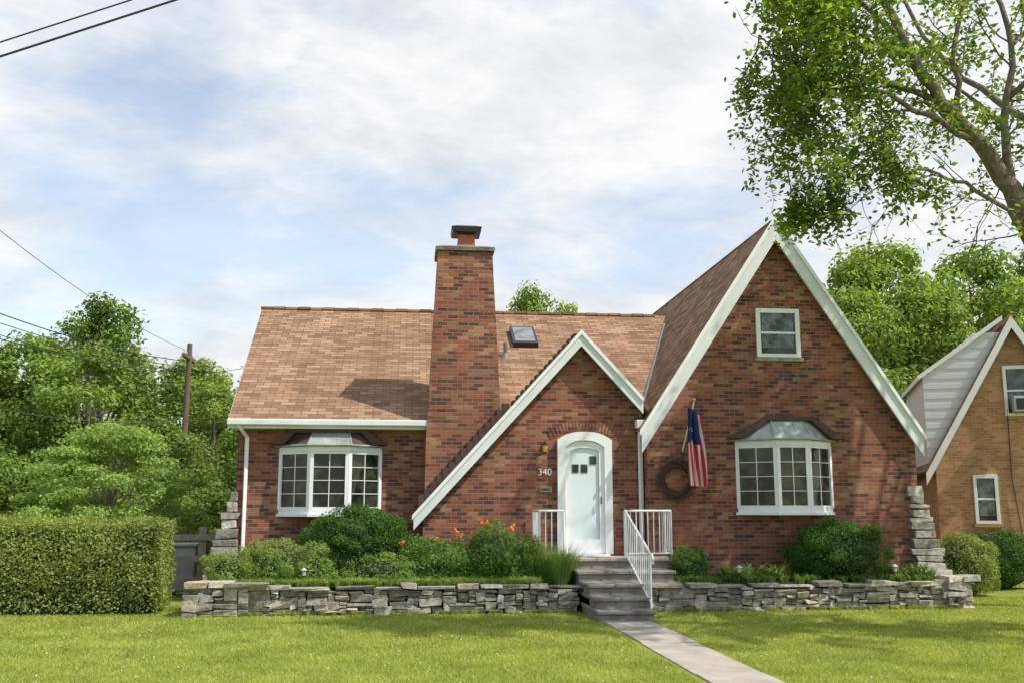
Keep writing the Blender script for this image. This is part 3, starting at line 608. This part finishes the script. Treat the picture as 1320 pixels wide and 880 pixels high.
P=[(rng.uniform(4.3,9.7),rng.uniform(-1.45,-.2),.43) for _ in range(190)]; tuft(P,.18,.022,.16,22,M_mid,"mixed_leaves",E,.8)
E=empty("wall_edge_weeds"); P=[(rng.uniform(-3.5,9.8),-1.78,0.0) for _ in range(170)]; P=[p for p in P if not 2.85<p[0]<4.2]; tuft(P,.10,.008,.09,16,M_blade,"blades",E,.6)
for (x,y) in [(-1.75,-1.2),(5.95,-1.2),(8.9,-1.15),(9.5,-1.2)]:
    E=empty("garden_light",(x,y,.44)); 
    v,f=tubevf([(0,0,0),(0,0,.26)],.010,6); part("stake",E,M_black,v,f,uv=False)
    v,f=tubevf([(0,0,.18),(0,0,.26)],.035,8); part("lens",E,M_gray,v,f,uv=False)
    v,f=tubevf([(0,0,.26),(0,0,.27),(0,0,.31)],[.06,.06,.01],8); part("cap",E,M_gray,v,f,uv=False)

# ------------------------------------------------------------------ hedge
E=empty("clipped_hedge")
x0,x1,y0,y1,z1=-12.5,-4.12,-1.35,-.25,1.53
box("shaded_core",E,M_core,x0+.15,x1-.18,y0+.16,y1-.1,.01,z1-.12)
n=60000
ff=rng.uniform(0,1,n); X=rng.uniform(x0,x1,n); Z=rng.uniform(.05,z1,n); Y=np.full(n,y0); Nn=np.tile([0,-1.,.5],(n,1))
top=ff>.62; Z[top]=z1; Y[top]=rng.uniform(y0,y1,top.sum()); Nn[top]=[0,0,1]
end=ff>.90; X[end]=x1; Y[end]=rng.uniform(y0,y1,end.sum()); Z[end]=rng.uniform(.1,z1,end.sum()); Nn[end]=[1,0,.3]
und=np.array([mnoise.noise((float(a)*1.6,float(b)*1.6,float(c)*1.6)) for a,b,c in zip(X,Y,Z)])
Pn=np.stack([X,Y,Z],1)+Nn*(und*.12-np.abs(rng.normal(0,.07,n))+.02)[:,None]+rng.normal(0,.02,(n,3))
keep=~((~top)&(~end)&(Z<.5)&(rng.uniform(0,1,n)>Z/.5*.8+.1))
npmesh("leaves",leaves(Pn[keep],Nn[keep],.055,.55,.8),4,M_hedge,E)
L=[]
for i in range(90):
    x=rng.uniform(x0+.1,x1-.1); L.append(tubevf([(x,y0+.3,0),(x+rng.normal(0,.1),y0+.1,.6)],[.014,.006],4))
v,f=merge(L); part("stems",E,M_bark,v,f,uv=False)

# ------------------------------------------------------------------ trees
def clumptree(name,ht,cw,nclump,nleaf,mat,L=.22,trunk=.22,seed=1,low=.25,flat=1.0,dome=False):
    r=np.random.default_rng(seed); rr=random.Random(seed)
    VF=[tubevf([(0,0,0),(.1*ht/8,.05,ht*.3),(-.05,.1,ht*.6),(.05,0,ht*.9)],[trunk,trunk*.8,trunk*.5,trunk*.12],8)]
    Cc=[];Sz=[]
    for i in range(nclump):
        zz=low+(1-low)*(i+.5)/nclump; prof=math.sin(math.pi*min(1,max(.12,(zz-low*.6)/(1-low*.6)))**.75)**.6
        if dome: prof=math.sqrt(max(.03,1-((zz-low)/(1-low))**2))
        a=rr.uniform(0,6.283); q=rr.uniform(.35,1.0)**.6*cw*prof*rr.uniform(.7,1.12)
        c=Vector((math.cos(a)*q,math.sin(a)*q,zz*ht+rr.uniform(-.3,.3)*(.3 if dome else 1))); Cc.append(c); Sz.append(rr.uniform(.5,1.0)*cw*.27)
        if i%2==0:
            b=Vector((0,0,c.z*rr.uniform(.45,.7))); mid=b.lerp(c,.5)+Vector((0,0,.1*ht*rr.random()*.5)); VF.append(tubevf([b,mid,c],[trunk*.3,trunk*.16,trunk*.05],5))
    Cc=np.array([tuple(c) for c in Cc]);Sz=np.array(Sz); m=nleaf//nclump; idx=np.repeat(np.arange(nclump),m)
    q=unit(r.normal(0,1,(len(idx),3))); P=Cc[idx]+q*Sz[idx][:,None]*(r.uniform(.25,1.2,(len(idx),1))**.7)*np.array([1,1,.7*flat])
    Nn=q+np.array([0,0,.8]); k=P[:,2]>.2
    lm=npmesh(name+"_leaves",leaves(P[k],Nn[k],L,.6,.7),4,mat,obj=False)
    v,f=merge(VF); tm=bpy.data.meshes.new(name+"_wood"); tm.from_pydata([tuple(p) for p in v],[],f); tm.materials.append(M_bark)
    return lm,tm
def place(par,pair,loc,s=1,rot=0,sz=None):
    for me,nm in zip(pair,("crown","trunk")):
        o=bpy.data.objects.new(nm,me); COL.objects.link(o); o.parent=par; o.location=loc; o.rotation_euler=(0,0,rot); o.scale=(s,s,sz or s)
TA=clumptree("ta",9,3.2,80,14000,M_fol_bg,.20,seed=3,low=.12)
TB=clumptree("tb",8,3.4,80,14000,M_fol_bg2,.20,seed=5,low=.1)
TC=clumptree("tc",10,3.6,80,13000,M_fol_bg2,.22,seed=8,low=.2)
TD=clumptree("td",5,3.0,60,10000,M_fol_bg,.16,seed=9,low=.02)
BT=empty("background_trees")
for (p,x,y,s,sz) in [(TA,-12.0,21,1.0,1.08),(TB,-16.0,19,1.0,.97),(TA,-19.5,24,1.1,1.05),(TB,-8.6,22,.9,.95),(TC,-14.3,27,.95,1.0),(TB,-22,20,1,1.0),(TA,-26,22,1.1,1.1),(TC,-6.2,26,.8,.80),(TA,-9.6,26,.8,.86),
                 (TD,-10.5,13,.75,.6),(TD,-13.5,12,.9,.8),(TD,-8.3,16,.9,.9),(TD,-17,13,1,.95),(TD,-5.6,17,.75,.95),(TD,-6.8,11,.6,.55),(TD,-21,14,1,1),(TB,-30,28,1.3,1.2),(TA,-2,34,.9,.85),
                 (TB,16.8,17,1.0,1.22),(TB,20.5,18,1.0,1.25),(TC,18.3,20,1.0,1.2),(TB,-11.4,18,.8,.92),(TB,-14,19.5,.9,1.0),(TB,-7.2,19,.6,.78),
                 (TC,15.5,22,1.05,1.17),(TC,20.5,21,1.15,1.3),(TB,18,17,.8,.95),(TC,26,24,1.3,1.35),(TA,14,26,.8,1.0),(TB,23,15,.8,.9),(TC,31,26,1.3,1.4),(TD,13.5,13,.9,1.1),(TD,12.2,10,.7,.8),(TD,17,12,1.0,1.0),(TD,21,16,1.2,1.2),(TC,4.4,17,.62,.97),(TB,5.9,18,.55,1.16),(TA,34,20,1.2,1.2),(TC,24,33,1.5,1.3)]:
    place(BT,p,(x,y,-.1),s,random.uniform(0,6.28),sz)
JM=clumptree("jm",3.55,2.1,90,30000,M_maple,.085,.07,seed=12,low=.25,flat=.5,dome=True)
E=empty("japanese_maple_tree"); place(E,JM,(-6.6,4.5,0),1,.6,1.0)
E=empty("distant_woods"); n=22000
ang=rng.uniform(-1.15,1.25,n); R_=rng.uniform(58,75,n); X=np.sin(ang)*R_; Y=np.cos(ang)*R_
hmax=np.array([6.0+2.5*mnoise.noise((float(a)*14,0,3)) for a in ang]); Z=rng.uniform(0,1,n)*hmax
npmesh("foliage",leaves(np.stack([X,Y,Z],1),np.tile([0,-.7,.8],(n,1)),.95,.7,.7),4,M_fol_bg,E)

rt=random.Random(21); WV=[];LP=[];LN=[]
def limb(pts,r0,r1,n=9):
    P=[]; pts=[Vector(p) for p in pts]
    for i in range(len(pts)-1):
        a=pts[max(i-1,0)];b=pts[i];c=pts[i+1];d=pts[min(i+2,len(pts)-1)]
        for k in range(4):
            t=k/4; P.append(.5*((2*b)+(c-a)*t+(2*a-5*b+4*c-d)*t*t+(3*b-a-3*c+d)*t**3)+Vector((rt.gauss(0,.02),rt.gauss(0,.02),rt.gauss(0,.02))))
    P.append(pts[-1]); R=[r0+(r1-r0)*(i/(len(P)-1))**.7 for i in range(len(P))]
    WV.append(tubevf(P,R,n)); return P,R
def twig(p,d,ln,r,lev,dens=1.0):
    if p.x<4.7: return
    if p.x<5.4: d=Vector((abs(d.x)*.3,d.y,d.z))
    pts=[p.copy()];q=p.copy();dd=d.normalized(); ns=5
    for i in range(ns):
        dd=(dd+Vector((rt.gauss(0,.20),rt.gauss(0,.20),rt.gauss(0,.16)-.07))).normalized(); q=q+dd*ln/ns; pts.append(q.copy())
        if lev>0 and i>=1 and rt.random()<.95:
            sd=(dd+Vector((rt.gauss(0,.7),rt.gauss(0,.7),rt.gauss(-.05,.5)))).normalized(); twig(q,sd,ln*rt.uniform(.42,.65),r*.5,lev-1,dens)
    WV.append(tubevf(pts,[r*(1-.8*i/ns) for i in range(ns+1)],4,cap=False))
    if lev<=1:
        m=int((26 if lev==0 else 12)*dens)
        for i in range(m):
            t=rt.uniform(.25,1.05)*ns; k=min(int(t),ns-1); b=pts[k].lerp(pts[k+1],t-k)
            LP.append(b+Vector((rt.gauss(0,.08),rt.gauss(0,.08),rt.gauss(-.03,.08)))); LN.append((rt.gauss(0,.4),rt.gauss(0,.4),1))
trunk=[(10.6,-5.4,-.15),(10.2,-5.6,2.2),(9.55,-5.8,4.2),(8.98,-5.95,5.4),(8.6,-6.0,6.3),(8.1,-6.1,6.95),(7.5,-6.2,7.5),(7.0,-6.3,8.2),(6.6,-6.3,9.2),(6.1,-6.2,10.6)]
P,R=limb(trunk,.27,.03,12)
limbs=[([(8.95,-5.95,5.5),(8.3,-6.3,5.85),(7.6,-6.5,6.15),(7.0,-6.6,6.3),(6.5,-6.6,6.2)],.05,.012,.22),
 ([(8.6,-6,6.3),(8.5,-6.1,7.3),(8.65,-6.2,8.4),(8.5,-6,9.8),(8.9,-5.5,11.5)],.08,.02,.8),
 ([(8.1,-6.1,6.95),(7.2,-6.4,7.15),(6.4,-6.5,7.5),(5.8,-6.4,7.5),(5.4,-6.3,7.1)],.06,.012,1),
 ([(7.5,-6.2,7.5),(6.7,-6.0,7.9),(5.9,-5.8,8.3),(5.5,-5.7,8.2)],.055,.012,1.3),
 ([(7.0,-6.3,8.3),(6.2,-6.5,8.8),(5.5,-6.6,9.2),(5.3,-6.5,9.2)],.05,.012,1.4),
 ([(7.8,-6.15,7.3),(7.6,-6.5,8.3),(7.8,-6.8,9.4),(7.5,-7.0,10.5)],.05,.015,.8),
 ([(6.6,-6.3,9.4),(6.1,-6.6,10.0),(5.5,-6.9,10.3)],.04,.012,1.4),
 ([(8.98,-5.95,5.4),(9.7,-5.5,6.8),(10.6,-5.0,8.0),(11.3,-4.6,9.5),(11.8,-4.2,11)],.15,.04,1.3),
 ([(10.2,-5.2,7.4),(9.6,-4.3,8.4),(9.0,-3.6,9.6),(8.7,-3.2,10.8)],.08,.03,1.2),
 ([(10.6,-5.0,8.0),(11.6,-5.8,8.8),(12.6,-6.4,9.4)],.10,.03,1.2),
 ([(8.55,-6.1,7.6),(9.2,-6.8,8.3),(9.8,-7.5,9.0)],.05,.02,1.0),
 ([(11.3,-4.6,9.5),(12.0,-3.4,9.9),(12.8,-2.4,10.3)],.09,.02,1.3),
 ([(9.9,-5.5,7.0),(10.6,-6.6,7.9),(11.2,-7.6,8.6),(11.8,-8.6,9.0)],.10,.03,3.6),
 ([(10.6,-6.6,7.9),(11.7,-7.0,8.4),(12.8,-7.4,8.7),(13.9,-7.6,8.8)],.08,.03,3.6),
 ([(10.3,-6.2,7.5),(9.9,-7.4,8.3),(9.8,-8.6,8.9)],.07,.03,2.6),
 ([(11.2,-7.6,8.6),(12.2,-8.6,8.9),(13.2,-9.2,9.1)],.06,.03,3.6),
 ([(8.5,-6.1,7.3),(8.0,-5.7,8.0),(7.6,-5.4,8.9)],.04,.012,1.3),
 ([(8.65,-6.2,8.4),(9.2,-6.0,8.9),(9.8,-5.9,9.3)],.04,.012,1.3),
 ([(8.7,-6.0,6.1),(8.8,-6.6,7.0),(8.9,-7.1,7.8)],.035,.012,.6),
]
for pts,r0,r1,dn in limbs:
    P,R=limb(pts,r0,r1,7)
    for i in range(2,len(P)):
        if rt.random()<.8:
            dd=(P[i]-P[i-1]).normalized(); sd=dd*.5+Vector((rt.gauss(0,.6),rt.gauss(0,.6),rt.gauss(0,.45)))
            twig(P[i],sd,rt.uniform(.8,1.4),min(max(R[i]*.4,.010),.02),1,dn)
    twig(P[-1],P[-1]-P[-2],1.3,r1,1,dn)
for k in range(66):
    u=rt.random(); p=Vector((4.8+2.0*u,rt.uniform(-6.9,-5.9),rt.uniform(6.9,9.5)-.9*max(0,u-.5))); twig(p,Vector((rt.gauss(-.2,.5),rt.gauss(0,.5),rt.gauss(-.4,.3))),rt.uniform(.6,1.1),.012,1,1.2)
for k in range(16):
    p=Vector((rt.uniform(5.2,6.6),rt.uniform(-6.9,-5.9),rt.uniform(6.1,6.8))); twig(p,Vector((rt.gauss(0,.3),rt.gauss(0,.3),-.5)),rt.uniform(.4,.8),.010,1,1.1)
E=empty("big_shade_tree"); v,f=merge(WV); part("trunk_and_limbs",E,M_bark,v,f,uv=False,smooth=True)
LPn=np.array([tuple(p) for p in LP]); LNn=np.array(LN,dtype=float); kk=LPn[:,0]>4.4+.1*rng.normal(0,1,len(LPn)); LPn=LPn[kk]; LNn=LNn[kk]
npmesh("leaves",leaves(LPn,LNn,.10,.55,.6),4,M_fol_tree,E)
E=empty("street_tree"); TS=clumptree("ts",15,3.3,36,11000,M_fol_tree,.17,.22,seed=31,low=.66); place(E,TS,(13.9,-3.3,0),1.0,.3,1.0)

# ------------------------------------------------------------------ neighbour house
NB=empty("neighbor_brick_house",(12.95,5,0)); NB.rotation_euler=(0,0,math.radians(-22)); NB.scale=(.86,1,1)
def nprism(n_,m,poly,y0,y1): return prism(n_,NB,m,poly,y0,y1)
nprism("walls",M_nbrick,[(.28,0),(5.0,0),(5.0,2.7),(2.55,6.28),(.28,2.95)],0.1,7)
def nslab(nm,A,B,C_,D_):
    A,B,C_,D_=map(Vector,(A,B,C_,D_)); nn=(B-A).cross(D_-A).normalized(); t=[A,B,C_,D_]; b=[p-nn*.1 for p in t]
    part(nm,NB,M_shing,t+b,[(0,1,2,3),(7,6,5,4),(1,0,4,5),(2,1,5,6),(3,2,6,7),(0,3,7,4)])
nslab("roof_left",(-.02,7.2,2.68),(-.02,-.1,2.68),(2.55,-.1,6.55),(2.55,7.2,6.55)); nslab("roof_right",(5.12,-.1,2.68),(5.12,7.2,2.68),(2.55,7.2,6.55),(2.55,-.1,6.55))
nprism("rake_a",M_white,[(-.02,2.32),(2.55,6.2),(2.55,6.5),(-.02,2.62)],-.14,-.1); nprism("rake_b",M_white,[(2.55,6.2),(5.12,2.32),(5.12,2.62),(2.55,6.5)],-.14,-.1)
L=[]
for i in range(27):
    z=2.75+i*.125; xr=-.02+(z-2.68)/1.506+.12; xl=.08 if z<5.0 else .08+(z-5.0)*1.45
    if xr>xl+.1: L.append(boxvf(xl,xr,.02+.01*(i%2),4.4,z,z+.123))
v,f=merge(L); part("dormer_siding",NB,M_siding,v,f)
part("dormer_roof",NB,M_white,[(-.05,-.03,4.98),(2.35,-.03,6.42),(2.35,4.5,6.42),(-.05,4.5,4.98),(-.05,-.03,5.10),(2.35,-.03,6.54),(2.35,4.5,6.54),(-.05,4.5,5.10)],[(0,3,2,1),(4,5,6,7),(0,1,5,4),(1,2,6,5),(2,3,7,6),(3,0,4,7)])
window("upper_window",NB,2.25,3.15,4.02,5.28,.1); window("lower_window",NB,1.25,1.9,1.38,2.58,.1)
box("window_air_conditioner",NB,M_gray,2.42,2.98,-.28,.05,4.10,4.48,bevel=.015); box("air_conditioner_grille",NB,M_black,2.48,2.92,-.286,-.28,4.15,4.42)
box("window_sill",NB,M_nbrick,1.2,1.95,.0,.12,1.30,1.375)
v,f=tubevf([(2.3,.06,4.2),(2.28,.06,2.5),(2.5,.06,.5)],.015,5); part("cable",NB,M_black,v,f,uv=False)

# ------------------------------------------------------------------ fence, bin, pole, wires
E=empty("wooden_fence"); L=[]
for x in (-5.0,-4.08,-6.6,-8.4): L.append(boxvf(x-.08,x+.08,1.92,2.08,0,1.38))
for z in (.28,.70,1.12): L.append(boxvf(-8.5,-3.5,1.86,1.915,z,z+.12))
v,f=merge(L); part("posts_and_rails",E,M_wood,v,f,bevel=.01)
E=empty("trash_bin"); V=[(-4.75,2.35,.08),(-4.33,2.35,.08),(-4.33,2.8,.08),(-4.75,2.8,.08),(-4.81,2.3,.98),(-4.27,2.3,.98),(-4.27,2.88,.98),(-4.81,2.88,.98)]
part("body",E,M_gray,V,[(0,3,2,1),(4,5,6,7),(0,1,5,4),(1,2,6,5),(2,3,7,6),(3,0,4,7)],bevel=.03)
v,f=merge([boxvf(-4.84,-4.24,2.25,2.90,.985,1.05),boxvf(-4.73,-4.35,2.88,2.96,.93,.99)]); part("lid",E,M_gray,v,f,bevel=.02)
v,f=merge([tubevf([(-4.81,2.82,.1),(-4.75,2.82,.1)],.1,12),tubevf([(-4.33,2.82,.1),(-4.27,2.82,.1)],.1,12)]); part("wheels",E,M_black,v,f,uv=False)
E=empty("utility_pole"); v,f=tubevf([(-8.07,18,0),(-8.02,18,7.7)],[.13,.09],10); part("pole",E,M_pole,v,f,uv=False)
box("crossarm",E,M_pole,-8.1,-7.96,17.1,18.9,7.1,7.22)
v,f=merge([tubevf([(-8.03,y_,7.22),(-8.03,y_,7.34)],.03,8) for y_ in (17.2,17.6,18.4,18.8)]); part("insulators",E,M_gray,v,f,uv=False)
def wire(par,a,b,sag,r=.012):
    a=Vector(a);b=Vector(b);P=[]
    for i in range(25):
        t=i/24;p=a.lerp(b,t);p.z-=sag*4*t*(1-t);P.append(p)
    v,f=tubevf(P,r,5); part("wire",par,M_black,v,f,uv=False)
E=empty("power_lines")
wire(E,(-8.03,17.2,7.35),(-11.0,1,9.6),.5,.009); wire(E,(-8.03,17.6,7.0),(-12.5,-1,7.5),.6,.016); wire(E,(-8.03,18.4,6.9),(-12.6,-1.2,7.2),.6,.012); wire(E,(-8.03,18.8,6.7),(-12.6,-1.3,7.0),.7,.012)
wire(E,(-8.03,18.1,6.8),(-12.6,-1.4,6.8),.75,.011)
wire(E,(-8.03,18,6.6),(-3.8,12,6.3),.1,.010); wire(E,(-3.3,6,4.2),(-12,1,5.0),.9,.010)
wire(E,(-10.99,-8,4.25),(5.5,-8,11.26),.05,.010); wire(E,(-11.55,-8,3.86),(5.5,-8,11.05),.05,.014)
